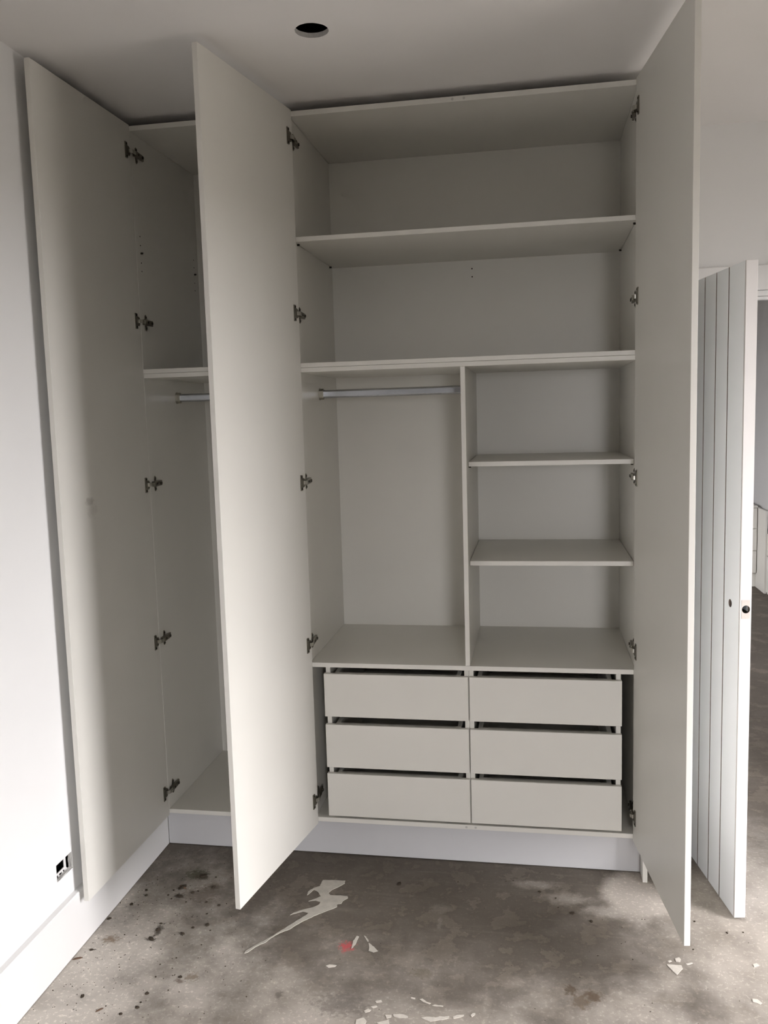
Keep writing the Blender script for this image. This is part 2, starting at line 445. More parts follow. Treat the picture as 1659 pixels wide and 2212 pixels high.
def frame_ring(name, axis, a0, a1, u0, u1, v0, v1, holes, mat, parent=None):
    """slab with rectangular holes, made of plain blocks: axis 'x' u=y v=z; axis 'y' u=x v=z"""
    us = sorted({u0, u1, *[h for q in holes for h in q[:2]]})
    vs = sorted({v0, v1, *[h for q in holes for h in q[2:]]})
    bm = bmesh.new()
    for i in range(len(us) - 1):
        for j in range(len(vs) - 1):
            um, vm = (us[i] + us[i + 1]) / 2, (vs[j] + vs[j + 1]) / 2
            if any(q[0] < um < q[1] and q[2] < vm < q[3] for q in holes):
                continue
            if axis == 'x':
                add_box(bm, a0, a1, us[i], us[i + 1], vs[j], vs[j + 1])
            else:
                add_box(bm, us[i], us[i + 1], a0, a1, vs[j], vs[j + 1])
    bmesh.ops.remove_doubles(bm, verts=bm.verts, dist=1e-5)
    # drop the inner faces two neighbouring blocks share
    seen = {}
    for f in list(bm.faces):
        k = tuple(sorted(v.index for v in f.verts))
    bm.verts.index_update()
    for f in list(bm.faces):
        seen.setdefault(tuple(sorted(v.index for v in f.verts)), []).append(f)
    bmesh.ops.delete(bm, geom=[f for L in seen.values() if len(L) > 1 for f in L], context='FACES')
    return obj(name, bm, mat, parent)


# ------------------------------------------------------------------ the room
bm = bmesh.new()
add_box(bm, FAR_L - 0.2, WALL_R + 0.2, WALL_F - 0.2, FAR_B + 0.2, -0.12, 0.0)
struct(obj('floor', bm, M_FLOOR), 'stained bare concrete floor slab with paint overspray, painted-in light and scuffs', 'floor')

bm = bmesh.new()
add_box(bm, WALL_L - 0.12, WALL_R + 0.12, WALL_F - 0.12, WALL_B + 0.09, CEIL, CEIL + 0.013)
ceiling = struct(obj('ceiling', bm, [M_CEIL, M_PLAST]), 'plain matte ceiling with a round downlight cut-out', 'ceiling')
bm = bmesh.new()
n = 40
hx, hy, hr = 0.2083, -0.4912, 0.0455
ring = []
for k in range(n):
    a = 2 * math.pi * k / n
    r = hr * (1 + R.uniform(-0.012, 0.012))
    ring.append((hx + r * math.cos(a), hy + r * math.sin(a)))
lo = [bm.verts.new((x, y, CEIL - 0.02)) for x, y in ring]
hi = [bm.verts.new((x, y, CEIL + 0.03)) for x, y in ring]
for i in range(n):
    bm.faces.new((lo[i], lo[(i + 1) % n], hi[(i + 1) % n], hi[i]))
bm.faces.new(lo[::-1])
bm.faces.new(hi)
cut(ceiling, [bm])
# added black box over the cut-out, keeps sky light out
vb = struct(empty('ceiling_shade_box', (hx, hy, CEIL + 0.0135)), 'added black box above the round cut-out, keeps sky light out', 'added light block')
for a in ((-0.3, -0.29, -0.3, 0.3, 0, 0.25), (0.29, 0.3, -0.3, 0.3, 0, 0.25), (-0.29, 0.29, -0.3, -0.29, 0, 0.25), (-0.29, 0.29, 0.29, 0.3, 0, 0.25), (-0.3, 0.3, -0.3, 0.3, 0.25, 0.26)):
    box('light_block_board', hx + a[0], hx + a[1], hy + a[2], hy + a[3], CEIL + 0.0135 + a[4], CEIL + 0.0135 + a[5], M_DARK, vb, 0)

# left wall with the outlet cut-out
SOCK = (-0.6600, -0.5725, 0.2525, 0.3055)
wl = frame_ring('wall_left', 'x', WALL_L - 0.012, WALL_L, WALL_F - 0.1, WALL_B + 0.05, 0, CEIL, [SOCK], M_WALL)
struct(wl, 'white painted plasterboard wall with an outlet cut-out', 'wall')
bm = bmesh.new()
add_box(bm, WALL_L - 0.112, WALL_L - 0.1, WALL_F - 0.1, WALL_B + 0.05, 0, CEIL)
struct(obj('wall_left_outer', bm, M_DARK))

# back wall: behind the wardrobe and around the doorway
DX0, DX1, DH = 1.245, 2.075, 2.020
wb = frame_ring('wall_back', 'y', WALL_B, WALL_B + 0.09, WALL_L - 0.1, WALL_R + 0.1, 0, CEIL, [(DX0 - 0.02, DX1 + 0.02, -1, DH + 0.02)], M_WALL)
struct(wb, 'white painted wall above and beside the doorway', 'wall')
wr = frame_ring('wall_right', 'x', WALL_R, WALL_R + 0.1, WALL_F - 0.1, WALL_B + 0.09, 0, CEIL, RIGHT_WINS, M_BOUNCE_CUT)
struct(wr, 'unseen wall darkened to cut bounce light, holding the large window', 'wall')
struct(frame_ring('wall_front', 'y', WALL_F - 0.1, WALL_F, WALL_L - 0.1, WALL_R + 0.1, 0, CEIL, FILL_WINS, M_BOUNCE_CUT), 'unseen wall opposite the wardrobe, darkened to cut bounce light', 'wall')

# frames of the right window and the added fill opening, out of view
nw = 0
for q in RIGHT_WINS:
    nw += 1
    w1 = struct(empty('window_%d' % nw, (WALL_R + 0.05, (q[0] + q[1]) / 2, q[2])), 'white framed full-height window opposite the left wall', 'window')
    for y0, y1, z0, z1 in ((q[0], q[0] + 0.05, q[2], q[3]), (q[1] - 0.05, q[1], q[2], q[3]),
                           (q[0] + 0.05, q[1] - 0.05, q[2], q[2] + 0.05), (q[0] + 0.05, q[1] - 0.05, q[3] - 0.05, q[3])):
        box('window_frame', WALL_R + 0.04, WALL_R + 0.09, y0, y1, z0, z1, M_TRIM, w1)
for q in FILL_WINS:
    nw += 1
    w2 = struct(empty('window_%d' % nw, ((q[0] + q[1]) / 2, WALL_F - 0.05, q[2])), 'added white framed fill-light opening behind the camera', 'window')
    for x0, x1, z0, z1 in ((q[0], q[0] + 0.05, q[2], q[3]), (q[1] - 0.05, q[1], q[2], q[3]),
                           (q[0] + 0.05, q[1] - 0.05, q[2], q[2] + 0.05), (q[0] + 0.05, q[1] - 0.05, q[3] - 0.05, q[3])):
        box('window_frame', x0, x1, WALL_F - 0.09, WALL_F - 0.04, z0, z1, M_TRIM, w2)  # frame of the added fill opening

# skirting of the left wall
pts = [(WALL_L, 0.002), (WALL_L + 0.018, 0.002), (WALL_L + 0.018, 0.173), (WALL_L + 0.0155, 0.1775), (WALL_L, 0.180)]
bb = prism('baseboard_left', pts, 'y', WALL_F + 0.001, 0.0645, M_TRIM)
struct(bb, 'tall white baseboard along the left wall', 'baseboard')

# outlet cut-out: plasterboard core edges, white bracket, dark cavity
ob = empty('wall_outlet_box', (WALL_L - 0.02, -0.616, 0.25))
tag(ob, 'empty outlet opening with ragged plaster edge above the left baseboard', 'outlet box')
y0, y1, z0, z1 = SOCK
for nm, a in (('plaster_edge', (WALL_L - 0.0125, WALL_L - 0.0008, y1 - 0.0035, y1 + 0.0008, z0, z1)),
              ('plaster_edge', (WALL_L - 0.0125, WALL_L - 0.0008, y0, y1, z0 - 0.0008, z0 + 0.0030))):
    bm = bmesh.new()
    add_box(bm, *a)
    bmesh.ops.subdivide_edges(bm, edges=bm.edges, cuts=5, use_grid_fill=True)
    for v in bm.verts:
        v.co += Vector((0, R.uniform(-0.0012, 0.0012), R.uniform(-0.0012, 0.0012)))
    obj(nm, bm, M_PLAST, ob)
# bracket: upright and foot, inset behind the board, with gaps showing dark
bm = bmesh.new()
add_box(bm, WALL_L - 0.0170, WALL_L - 0.0135, y0 + 0.064, y0 + 0.074, z0 + 0.001, z1 + 0.002, 0.0006)
obj('bracket_upright', bm, M_TRIM, ob)
bm = bmesh.new()
add_box(bm, WALL_L - 0.0170, WALL_L - 0.0135, y0 - 0.002, y0 + 0.064, z0 + 0.0075, z0 + 0.0140, 0.0006)
obj('bracket_foot', bm, M_TRIM, ob)
bm = bmesh.new()
for k in range(4):
    yy = y0 + 0.006 + k * 0.021
    add_box(bm, WALL_L - 0.0165, WALL_L - 0.012, yy, yy + 0.006, z0 + 0.0015, z0 + 0.0078, 0.0004)
obj('bracket_teeth', bm, M_TRIM, ob)
bm = bmesh.new()
add_box(bm, WALL_L - 0.06, WALL_L - 0.055, y0 - 0.03, y1 + 0.03, z0 - 0.03, z1 + 0.03)
obj('cavity_back', bm, M_DARK, ob)

# ---- doorway: jambs and architraves
struct(box('trim_1', DX0 - 0.065, DX1 + 0.065, WALL_B - 0.018, WALL_B - 0.0005, DH + 0.004, DH + 0.094, M_TRIM, None, 0.002), 'white flat architrave across the top of the doorway', 'architrave')
struct(box('trim_2', DX0 - 0.088, DX0 - 0.004, WALL_B - 0.018, WALL_B - 0.0005, 0.002, DH + 0.0035, M_TRIM, None, 0.002), 'white upright architrave between wardrobe and plank door', 'architrave')
struct(box('trim_3', DX1 + 0.004, DX1 + 0.088, WALL_B - 0.018, WALL_B - 0.0005, 0.002, DH + 0.0035, M_TRIM, None, 0.002), 'white upright architrave on the far side of the doorway', 'architrave')
tj = struct(empty('trim_4', ((DX0 + DX1) / 2, WALL_B + 0.045, 0)), 'white door lining inside the doorway', 'door lining')
box('jamb', DX0 - 0.019, DX0, WALL_B - 0.0004, WALL_B + 0.0895, 0.002, DH, M_TRIM, tj)
box('jamb', DX1, DX1 + 0.019, WALL_B - 0.0004, WALL_B + 0.0895, 0.002, DH, M_TRIM, tj)
box('head', DX0 - 0.019, DX1 + 0.019, WALL_B - 0.0004, WALL_B + 0.0895, DH - 0.016, DH + 0.003, M_TRIM, tj)
box('door_stop', DX0, DX1, WALL_B + 0.038, WALL_B + 0.070, DH - 0.026, DH - 0.016, M_TRIM, tj)

# ---- plank door, opened towards the camera
dirv = Vector((-0.1714, 0.9852, 0)).normalized()
nrm = Vector((dirv.y, -dirv.x, 0))            # from the visible face towards its back
org = Vector((1.3885, -0.1900, 0))
DW, DT, DZ0, DZ1 = 0.815, 0.034, 0.010, 2.014
MTX = Matrix.Translation(org) @ Matrix(((dirv.x, nrm.x, 0, 0), (dirv.y, nrm.y, 0, 0), (0, 0, 1, 0), (0, 0, 0, 1)))
door1 = struct(empty('door_1', (org + dirv * DW + nrm * DT / 2) + Vector((0, 0, DZ0))), 'pale vertical plank door standing open right of the wardrobe', 'door')


def dbox(name, s0, s1, t0, t1, z0, z1, mat, bevel=0.001):
    bm = bmesh.new()
    add_box(bm, s0, s1, t0, t1, z0, z1, bevel)
    for v in bm.verts:
        v.co = MTX @ v.co
    return obj(name, bm, mat, door1)


core = dbox('door_core', 0.0062, DW, 0.0078, DT - 0.0078, DZ0, DZ1, [M_WOODRAW, M_HOLE], 0)
lip = dbox('edge_lipping', 0.0, 0.0060, 0.0, DT, DZ0, DZ1, [M_DOOREDGE, M_HOLE], 0.0008)
edges = [0.0, 0.124, 0.2215, 0.319, 0.4165, 0.514, 0.6115, 0.709, DW]
boards = []
for side in (0, 1):
    for i in range(len(edges) - 1):
        a = edges[i] + (0.0072 if i == 0 else 0.0032)
        b_ = edges[i + 1] - (0.0 if i == len(edges) - 2 else 0.0032)
        t0, t1 = ((0.0, 0.0082) if side == 0 else (DT - 0.0082, DT))
        q = dbox('plank', a, b_, t0, t1, DZ0, DZ1, [M_DOOR, M_GROOVE], 0)
        for f in q.data.polygons:
            if abs(f.normal.x * dirv.x + f.normal.y * dirv.y) > 0.9:
                f.material_index = 1
        boards.append(q)
KZ = 0.993


def dcyl(s, t, z, axis, r, h, n=24):
    bm = bmesh.new()
    add_cyl(bm, (s, t, z), axis, r, h, n)
    for v in bm.verts:
        v.co = MTX @ v.co
    return bm


cut(boards[0], [dcyl(0.0745, -0.01, KZ + 0.003, 'y', 0.0125, 0.03)])
cut(lip, [dcyl(-0.01, DT / 2, KZ, 'x', 0.0120, 0.03)])
cut(core, [dcyl(0.0745, -0.01, KZ + 0.003, 'y', 0.0125, 0.0302), dcyl(-0.01, DT / 2, KZ, 'x', 0.0120, 0.066)])
bm = bmesh.new()
add_box(bm, -0.0012, 0.0008, DT / 2 - 0.0125, DT / 2 + 0.0125, KZ - 0.029, KZ + 0.029, 0.0003)
for v in bm.verts:
    v.co = MTX @ v.co
lp = obj('latch_plate_recess', bm, [M_LATCH, M_HOLE], door1)
cut(lp, [dcyl(-0.01, DT / 2, KZ, 'x', 0.0120, 0.03)])
for dz in (-0.0215, 0.0215):
    bm = dcyl(-0.0016, DT / 2, KZ + dz, 'x', 0.0020, 0.001, 10)
    obj('screw_hole', bm, M_CAP, lp)
for z in (0.22, 1.75):
    bm = bmesh.new()
    add_cyl(bm, (DW + 0.003, -0.004, z), 'z', 0.006, 0.09, 12)
    for v in bm.verts:
        v.co = MTX @ v.co
    obj('butt_hinge', bm, M_NICKEL, door1)

# ---- far room through the doorway
struct(box('wall_far', FAR_L - 0.1, FAR_R + 0.1, FAR_B, FAR_B + 0.1, 0, CEIL, M_FAR, None, 0), 'grey painted wall at the end of the far room', 'wall')
struct(box('wall_far_right', FAR_R, FAR_R + 0.1, WALL_B + 0.09, FAR_B, 0, CEIL, M_FAR, None, 0), 'grey painted side wall of the far room', 'wall')
struct(frame_ring('wall_far_left', 'x', FAR_L - 0.1, FAR_L, WALL_B + 0.09, FAR_B, 0, CEIL, [FAR_FILL], M_FAR), 'grey painted wall with an opening added to brighten the far room', 'wall')
struct(box('wall_far_front', FAR_L - 0.1, WALL_L - 0.1, WALL_B, WALL_B + 0.09, 0, CEIL, M_FAR, None, 0))
struct(box('ceiling_far', FAR_L - 0.1, FAR_R + 0.1, WALL_B + 0.09, FAR_B + 0.1, CEIL, CEIL + 0.02, M_CEIL, None, 0), 'plain ceiling of the far room', 'ceiling')
# low drawer chest against the far wall
fc = tag(empty('drawer_chest', (2.28, 5.22, 0)), 'low white three drawer chest seen through the doorway', 'drawers')
box('carcass', 1.88, 2.684, 5.01, 5.47, 0.130, 0.705, M_MEL, fc)
box('plinth', 1.90, 2.684, 5.045, 5.46, 0.001, 0.1295, M_MEL, fc)
box('top_board', 1.86, 2.684, 4.995, 5.475, 0.7055, 0.722, M_MEL, fc)
for z0, z1 in ((0.135, 0.3245), (0.3315, 0.5195), (0.5265, 0.702)):
    box('drawer', 1.885, 2.678, 4.990, 5.0095, z0, z1, M_MEL, fc)
box('side_panel', 2.685, 2.703, 4.74, 5.475, 0.001, 0.705, M_MEL, fc)
lc = tag(empty('low_cabinet', (2.71, 4.3, 0)), 'grey low cabinet against the side wall of the far room', 'cabinet')
box('carcass', 2.706, 2.718, 3.9, 4.735, 0.001, 0.52, M_MEL, lc)
for z0, z1 in ((0.02, 0.325), (0.331, 0.515)):
    box('drawer', 2.698, 2.7055, 3.905, 4.733, z0, z1, M_MEL, lc)

# outdoor ground the sky light falls on
struct(box('ground', -40, 40, -40, 40, -0.40, -0.30, M_EARTH, None, 0), 'paved ground outside the house', 'ground')

# ------------------------------------------------------------------ wardrobe
W, D = 1.108, 0.557
T = 0.016
ZB, ZBT, ZT = 0.156, 0.172, 2.600
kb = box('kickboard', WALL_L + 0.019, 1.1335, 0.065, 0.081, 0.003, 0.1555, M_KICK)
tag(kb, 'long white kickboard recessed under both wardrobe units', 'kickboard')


def panel(name, x0, x1, y0, y1, z0, z1, parent, mat=None, bevel=0.0007):
    return box(name, x0, x1, y0, y1, z0, z1, mat or M_MEL, parent, bevel)


HZ = (2.513, 1.947, 1.380, 0.813, 0.245)


def swing_door(parent, hinge_xy, tip_xy, side, mat):
    """door slab: inner face runs from hinge_xy to tip_xy, thickness goes to side*x"""
    a, b = Vector((*hinge_xy, 0)), Vector((*tip_xy, 0))
    d = (b - a).normalized()
    w = (b - a).length
    nn = Vector((-d.y, d.x, 0))
    if nn.x * side < 0:
        nn = -nn
    bm = bmesh.new()
    add_box(bm, 0.0, w, 0, T + 0.0005, 0.150, 2.603, 0.0008)
    m = Matrix.Translation(a) @ Matrix(((d.x, nn.x, 0, 0), (d.y, nn.y, 0, 0), (0, 0, 1, 0), (0, 0, 0, 1)))
    for v in bm.verts:
        v.co = m @ v.co
    dr = obj('door', bm, mat, parent)
    return dr, m


def hinge(parent, face_x, s, dm, z):
    """concealed hinge: mounting plate and arm on the side panel (part), link and cup plate (sub-parts).
    face_x: inner face of the side panel; s: +1 when the cupboard lies towards +x; dm: door matrix (u along door, v into it)"""
    bm = bmesh.new()
    X = lambda a, b: (min(face_x + s * a, face_x + s * b), max(face_x + s * a, face_x + s * b))
    # wings of the mounting plate, screwed one above the other
    x0, x1 = X(0.0002, 0.0026)
    pts = [(0.031, -0.010), (0.033, -0.024), (0.038, -0.0275), (0.043, -0.024), (0.045, -0.010), (0.045, 0.010), (0.043, 0.024), (0.038, 0.0275), (0.033, 0.024), (0.031, 0.010)]
    lo = [bm.verts.new((x0, y, z + q)) for y, q in pts]
    hi = [bm.verts.new((x1, y, z + q)) for y, q in pts]
    for i in range(len(pts)):
        bm.faces.new((lo[i], lo[(i + 1) % len(pts)], hi[(i + 1) % len(pts)], hi[i]))
    bm.faces.new(lo[::-1])
    bm.faces.new(hi)
    for q in (-0.019, 0.019):
        add_cyl(bm, (x0 if s > 0 else x1, 0.038, z + q), 'x', 0.0042, s * 0.0042, 12, 1)
    # arm: channel tapering towards the rear
    a0, a1 = X(0.0026, 0.0150)
    vs = add_box(bm, a0, a1, 0.008, 0.080, z - 0.0095, z + 0.0095, 0.0012)
    inner = face_x + s * 0.0026
    for v in vs:
        if v.co.y > 0.070 and abs(v.co.x - inner) > 0.004:
            v.co.x -= s * 0.0050
    add_cyl(bm, (face_x + s * 0.0120, 0.066, z), 'x', 0.0050, s * 0.0030, 12, 1)
    add_cyl(bm, (face_x + s * 0.0146, 0.030, z), 'x', 0.0040, s * 0.0014, 12, 1)
    h = obj('hinge', bm, [M_NICKEL, M_NICKEL_D], parent)
    # cup plate on the door: flange with ears and a half-round boss with the well's shade as a black plate
    bm = bmesh.new()
    f0 = -0.0030
    pts = [(0.040, -0.0265), (0.040, 0.0265), (0.027, 0.0265), (0.0245, 0.0235), (0.0245, 0.0165), (0.0125, 0.0150), (0.0070, 0.0085), (0.0070, -0.0085), (0.0125, -0.0150), (0.0245, -0.0165), (0.0245, -0.0235), (0.027, -0.0265)]
    lo = [bm.verts.new((u, -0.0002, z + q)) for u, q in pts]
    hi = [bm.verts.new((u, f0, z + q)) for u, q in pts]
    k = len(pts)
    for i in range(k):
        bm.faces.new((lo[i], lo[(i + 1) % k], hi[(i + 1) % k], hi[i]))
    bm.faces.new(lo[::-1])
    bm.faces.new(hi)
    add_box(bm, 0.0085, 0.0280, f0 - 0.0006, f0 + 0.0004, z - 0.0105, z + 0.0105, 0.0003, 1)
    for q in (-0.0205, 0.0205):
        add_cyl(bm, (0.0325, f0, z + q), 'y', 0.0036, -0.0010, 12, 1)
    for v in bm.verts:
        v.co = dm @ v.co
    cp = obj('cup_plate', bm, [M_NICKEL, M_HOLE], h)
    # link between cup and arm
    bm = bmesh.new()
    c0 = dm @ Vector((0.0200, -0.0035, z))
    c1 = Vector((face_x + s * 0.0090, 0.0125, z))
    mid = (c0 + c1) / 2 + Vector((s * 0.0060, -0.002, 0))
    rows = []
    path = [c0, c0 * 0.5 + mid * 0.5 + Vector((s * 0.003, 0, 0)), mid, c1 + Vector((s * 0.002, -0.003, 0)), c1]
    for q in path:
        for dz in (-0.0062, 0.0062):
            for dx in (0.0, 0.0040):
                rows.append(bm.verts.new((q.x + s * dx, q.y, z + dz)))
    for i in range(len(path) - 1):
        a = rows[i * 4:i * 4 + 4]
        b = rows[i * 4 + 4:i * 4 + 8]
        for p_, q_ in ((0, 1), (1, 3), (3, 2), (2, 0)):
            bm.faces.new((a[p_], a[q_], b[q_], b[p_]))
    bm.faces.new((rows[0], rows[1], rows[3], rows[2]))
    bm.faces.new((rows[-4], rows[-3], rows[-1], rows[-2]))
    obj('link', bm, M_LINK, h)
    return h


def rail(parent, x0, x1, y, z):
    """oval wardrobe tube with an end socket at both sides"""
    def oval(bm, xa, xb, hw, hh, n=28):
        ring_ = []
        for k in range(n):
            a = 2 * math.pi * k / n
            ca, sa = math.cos(a), math.sin(a)
            ring_.append((hw * ca, (hh - hw) * (1 if sa > 0 else -1 if sa < 0 else 0) + hw * sa))
        A = [bm.verts.new((xa, y + p, z + q)) for p, q in ring_]
        B = [bm.verts.new((xb, y + p, z + q)) for p, q in ring_]
        for k in range(n):
            bm.faces.new((A[k], A[(k + 1) % n], B[(k + 1) % n], B[k]))
        bm.faces.new(A[::-1])
        bm.faces.new(B)
    bm = bmesh.new()
    oval(bm, x0 + 0.006, x1 - 0.006, 0.0075, 0.0150)
    r = obj('hanging_rail', bm, M_RAIL, parent)
    for a, b in ((x0 + 0.0002, x0 + 0.0165), (x1 - 0.0165, x1 - 0.0002)):
        bm = bmesh.new()
        oval(bm, a, b, 0.0105, 0.0200)
        oval(bm, a if a < (x0 + x1) / 2 else b - 0.004, (a + 0.004) if a < (x0 + x1) / 2 else b, 0.0115, 0.0215)
        add_cyl(bm, (b - 0.004 if a < (x0 + x1) / 2 else a + 0.004, y - 0.0115, z), 'y', 0.0022, 0.002, 8)
        obj('rail_socket', bm, M_SOCK, r)
    return r


def pin(parent, x, y, z, s):
    bm = bmesh.new()
    add_cyl(bm, (x, y, z), 'x', 0.0026, s * 0.008, 10)
    add_box(bm, min(x + s * 0.0015, x + s * 0.0085), max(x + s * 0.0015, x + s * 0.0085), y - 0.005, y + 0.005, z + 0.0018, z + 0.0032)
    obj('shelf_pin', bm, M_NICKEL_D, parent)


def hole_shade_disc(parent, x, y, z, axis):  # flat dark disc in place of a shaded pin hole
    bm = bmesh.new()
    if axis == 'x':
        add_cyl(bm, (x, y, z), 'x', 0.0026, 0.0005, 12)
    else:
        add_cyl(bm, (x, y, z), 'y', 0.0028, -0.0005, 12)
    obj('pin_hole_shade', bm, M_HOLE, parent)


# --- right (double door) unit
ru = tag(empty('double_wardrobe', (W / 2, 0.28, 0)), 'white double wardrobe with shelves, drawers and both doors open', 'wardrobe')
panel('side_panel', -T, 0, 0, D + 0.012, ZB, ZT, ru)
panel('side_panel', W, W + T, 0, D + 0.012, ZB, ZT, ru)
panel('top_panel', 0.0003, W - 0.0003, 0, D, 2.5833, ZT, ru)
panel('bottom_panel', 0.0003, W - 0.0003, 0, D, ZB, ZBT, ru)
panel('back_panel', 0.0003, W - 0.0003, D, D + 0.011, ZBT + 0.0003, 2.583, ru, None, 0)
panel('end_panel', 1.1345, 1.1505, 0.0, 0.598, 0.001, ZT, ru)
panel('end_filler', W + T + 0.0003, 1.1343, 0.004, 0.020, ZB, ZT, ru)
panel('fixed_shelf', 0.0003, W - 0.0003, 0, D - 0.0003, 1.7688, 1.7838, ru)
panel('fixed_shelf', 0.0003, W - 0.0003, 0, D - 0.0003, 1.7530, 1.7681, ru)
panel('top_shelf', 0.0015, W - 0.0015, 0.004, D - 0.0005, 2.1840, 2.1996, ru)
panel('drawer_deck', 0.0003, W - 0.0003, 0, D - 0.0003, 0.7264, 0.7425, ru)
panel('divider', 0.5476, 0.5632, 0.0004, D - 0.0003, 0.7428, 1.7527, ru)
for zt in (1.4357, 1.0957):
    panel('shelf', 0.5650, W - 0.0015, 0.058, D - 0.0005, zt - T, zt, ru)
for y in (0.045, 0.515):
    pin(ru, 0.0002, y, 2.1806, 1)
    pin(ru, W - 0.0002, y, 2.1806, -1)
for zt in (1.4357, 1.0957):
    for y in (0.090, 0.515):
        pin(ru, 0.5634, y, zt - T - 0.0034, 1)
        pin(ru, W - 0.0002, y, zt - T - 0.0034, -1)
hole_shade_disc(ru, 0.5535, D - 0.0001, 2.1525, 'y')
hole_shade_disc(ru, 0.5538, D - 0.0001, 2.1220, 'y')
for x, z in ((0.5382, 2.5915), (0.5749, 2.5915), (0.5404, 0.1640), (0.5726, 0.1640)):
    bm = bmesh.new()
    add_cyl(bm, (x, 0.0004, z), 'y', 0.0042, -0.0007, 14)
    obj('screw_cap', bm, M_CAP, ru)
# drawer pedestals and the six drawers
for x0, x1 in ((0.0520, 0.0680), (0.5412, 0.5568), (0.5574, 0.5730), (1.0475, 1.0632)):
    panel('drawer_pedestal', x0, x1, 0.0175, D - 0.0003, ZBT + 0.0003, 0.7261, ru)
for (x0, x1, p0, p1) in ((0.0475, 0.5550, 0.0680, 0.5412), (0.5592, 1.0655, 0.5730, 1.0475)):
    for z0, z1 in ((0.5468, 0.7025), (0.3600, 0.5175), (0.1790, 0.3368)):
        dr = panel('drawer', x0, x1, 0.001, 0.0170, z0, z1, ru, None, 0.0009)
        b0, b1 = p0 + 0.0130, p1 - 0.0130
        zb0, zb1 = z0 + 0.015, z1 - 0.002
        panel('box_front', b0, b1, 0.0172, 0.0320, zb0, zb1, dr)
        panel('box_side', b0, b0 + 0.015, 0.0322, 0.500, zb0, zb1, dr)
        panel('box_side', b1 - 0.015, b1, 0.0322, 0.500, zb0, zb1, dr)
        panel('box_back', b0 + 0.0152, b1 - 0.0152, 0.486, 0.500, zb0, zb1, dr)
        panel('box_base', b0 + 0.0152, b1 - 0.0152, 0.0322, 0.4858, zb0 + 0.004, zb0 + 0.008, dr)
rail(ru, 0.0, 0.5476, 0.280, 1.6845)
d2, m2 = swing_door(ru, (0.0092, -0.0025), (-0.0885, -0.5640), -1, M_MEL)
d3, m3 = swing_door(ru, (1.1020, -0.0025), (1.1738, -0.5775), 1, M_MEL)
for z in HZ:
    hinge(ru, 0.0, 1, m2, z)
    hinge(ru, W, -1, m3, z)

# --- left (single door) unit
lx0, lx1 = -0.560, -0.0325
lu = tag(empty('single_wardrobe', (-0.296, 0.28, 0)), 'white single-door hanging wardrobe in shadow against the left wall', 'wardrobe')
panel('side_panel', lx0 - T, lx0, 0, D + 0.012, ZB, ZT, lu)
panel('side_panel', lx1, lx1 + T, 0, D + 0.012, ZB, ZT, lu)
panel('wall_filler', WALL_L + 0.0005, lx0 - T - 0.0003, 0.004, 0.020, 0.182, ZT, lu)
panel('top_panel', lx0 + 0.0003, lx1 - 0.0003, 0, D, 2.5833, ZT, lu)
panel('bottom_panel', lx0 + 0.0003, lx1 - 0.0003, 0, D, ZB, ZBT, lu)
panel('back_panel', lx0 + 0.0003, lx1 - 0.0003, D, D + 0.011, ZBT + 0.0003, 2.583, lu, None, 0)
panel('fixed_shelf', lx0 + 0.0003, lx1 - 0.0003, 0, D - 0.0003, 1.7688, 1.7838, lu)
panel('fixed_shelf', lx0 + 0.0003, lx1 - 0.0003, 0, D - 0.0003, 1.7530, 1.7681, lu)
rail(lu, lx0, lx1, 0.272, 1.6875)
for z in (2.242, 2.2115, 2.152, 2.1235):
    hole_shade_disc(lu, lx0 + 0.0001, 0.033, z, 'x')
for z in (2.2416, 2.2119, 2.1508, 2.121):
    hole_shade_disc(lu, lx0 + 0.0001, 0.515, z, 'x')
pin(lu, lx0 + 0.0001, 0.033, 2.184, 1)
pin(lu, lx0 + 0.0001, 0.515, 2.184, 1)
d1, m1 = swing_door(lu, (-0.5598, -0.0025), (-0.5676, -0.5790), -1, M_MEL_SM)
for z in HZ:
    hinge(lu, lx0, 1, m1, z)

# ------------------------------------------------------------------ marks and litter on the slab


def sheet(name, pts, z0, h, mat, jag=0.0009):
    """thin crust with its own outline and thickness, edges thinner than the middle"""
    out = []
    n = len(pts)
    for i in range(n):
        a, b = Vector(pts[i]), Vector(pts[(i + 1) % n])
        k = max(1, int((b - a).length / 0.008))
        for j in range(k):
            q = a.lerp(b, j / k)
            out.append((q.x + R.uniform(-jag, jag), q.y + R.uniform(-jag, jag)))
    bm = bmesh.new()
    lo = [bm.verts.new((x, y, z0)) for x, y in out]
    hi = [bm.verts.new((x, y, z0 + h)) for x, y in out]
    m = len(out)
    for i in range(m):
        bm.faces.new((lo[i], lo[(i + 1) % m], hi[(i + 1) % m], hi[i]))
    for t in tessellate_polygon([[Vector((x, y, 0)) for x, y in out]]):
        bm.faces.new([hi[i] for i in t])
        bm.faces.new([lo[i] for i in reversed(t)])
    return obj(name, bm, mat)


tag(sheet('plaster_splash', SPLASH, 0.0002, 0.0016, M_PLASTER), 'pale dried plaster splash with a long tail on the floor', 'plaster splash')
mid_l = ['pale triangular plaster scrape right of the red floor mark', 'small pale sliver leading to the triangular plaster scrape', 'thin pale smear touching the red floor mark']
for q, l in zip(FLAKES_MID, mid_l):
    tag(sheet('plaster_flake', q, 0.0002, 0.0012, M_PLASTER), l, 'plaster flake', 'plaster flakes beside the red mark')
right_l = ['white triangular paint flake below the tip of the right wardrobe door', 'small white oval chip left above the triangular flake',
           'rounded pale flake just above the triangular flake', 'thin pale sliver right of the triangular flake',
           'pale cracked flake at the right edge of the floor in front', 'small pale flake at the right edge behind the cracked one']
for q, l in zip(FLAKES_RIGHT, right_l):
    tag(sheet('paint_flake', q, 0.0002, 0.0014, M_FLAKE), l, 'paint flake', 'paint flakes on the right of the floor')
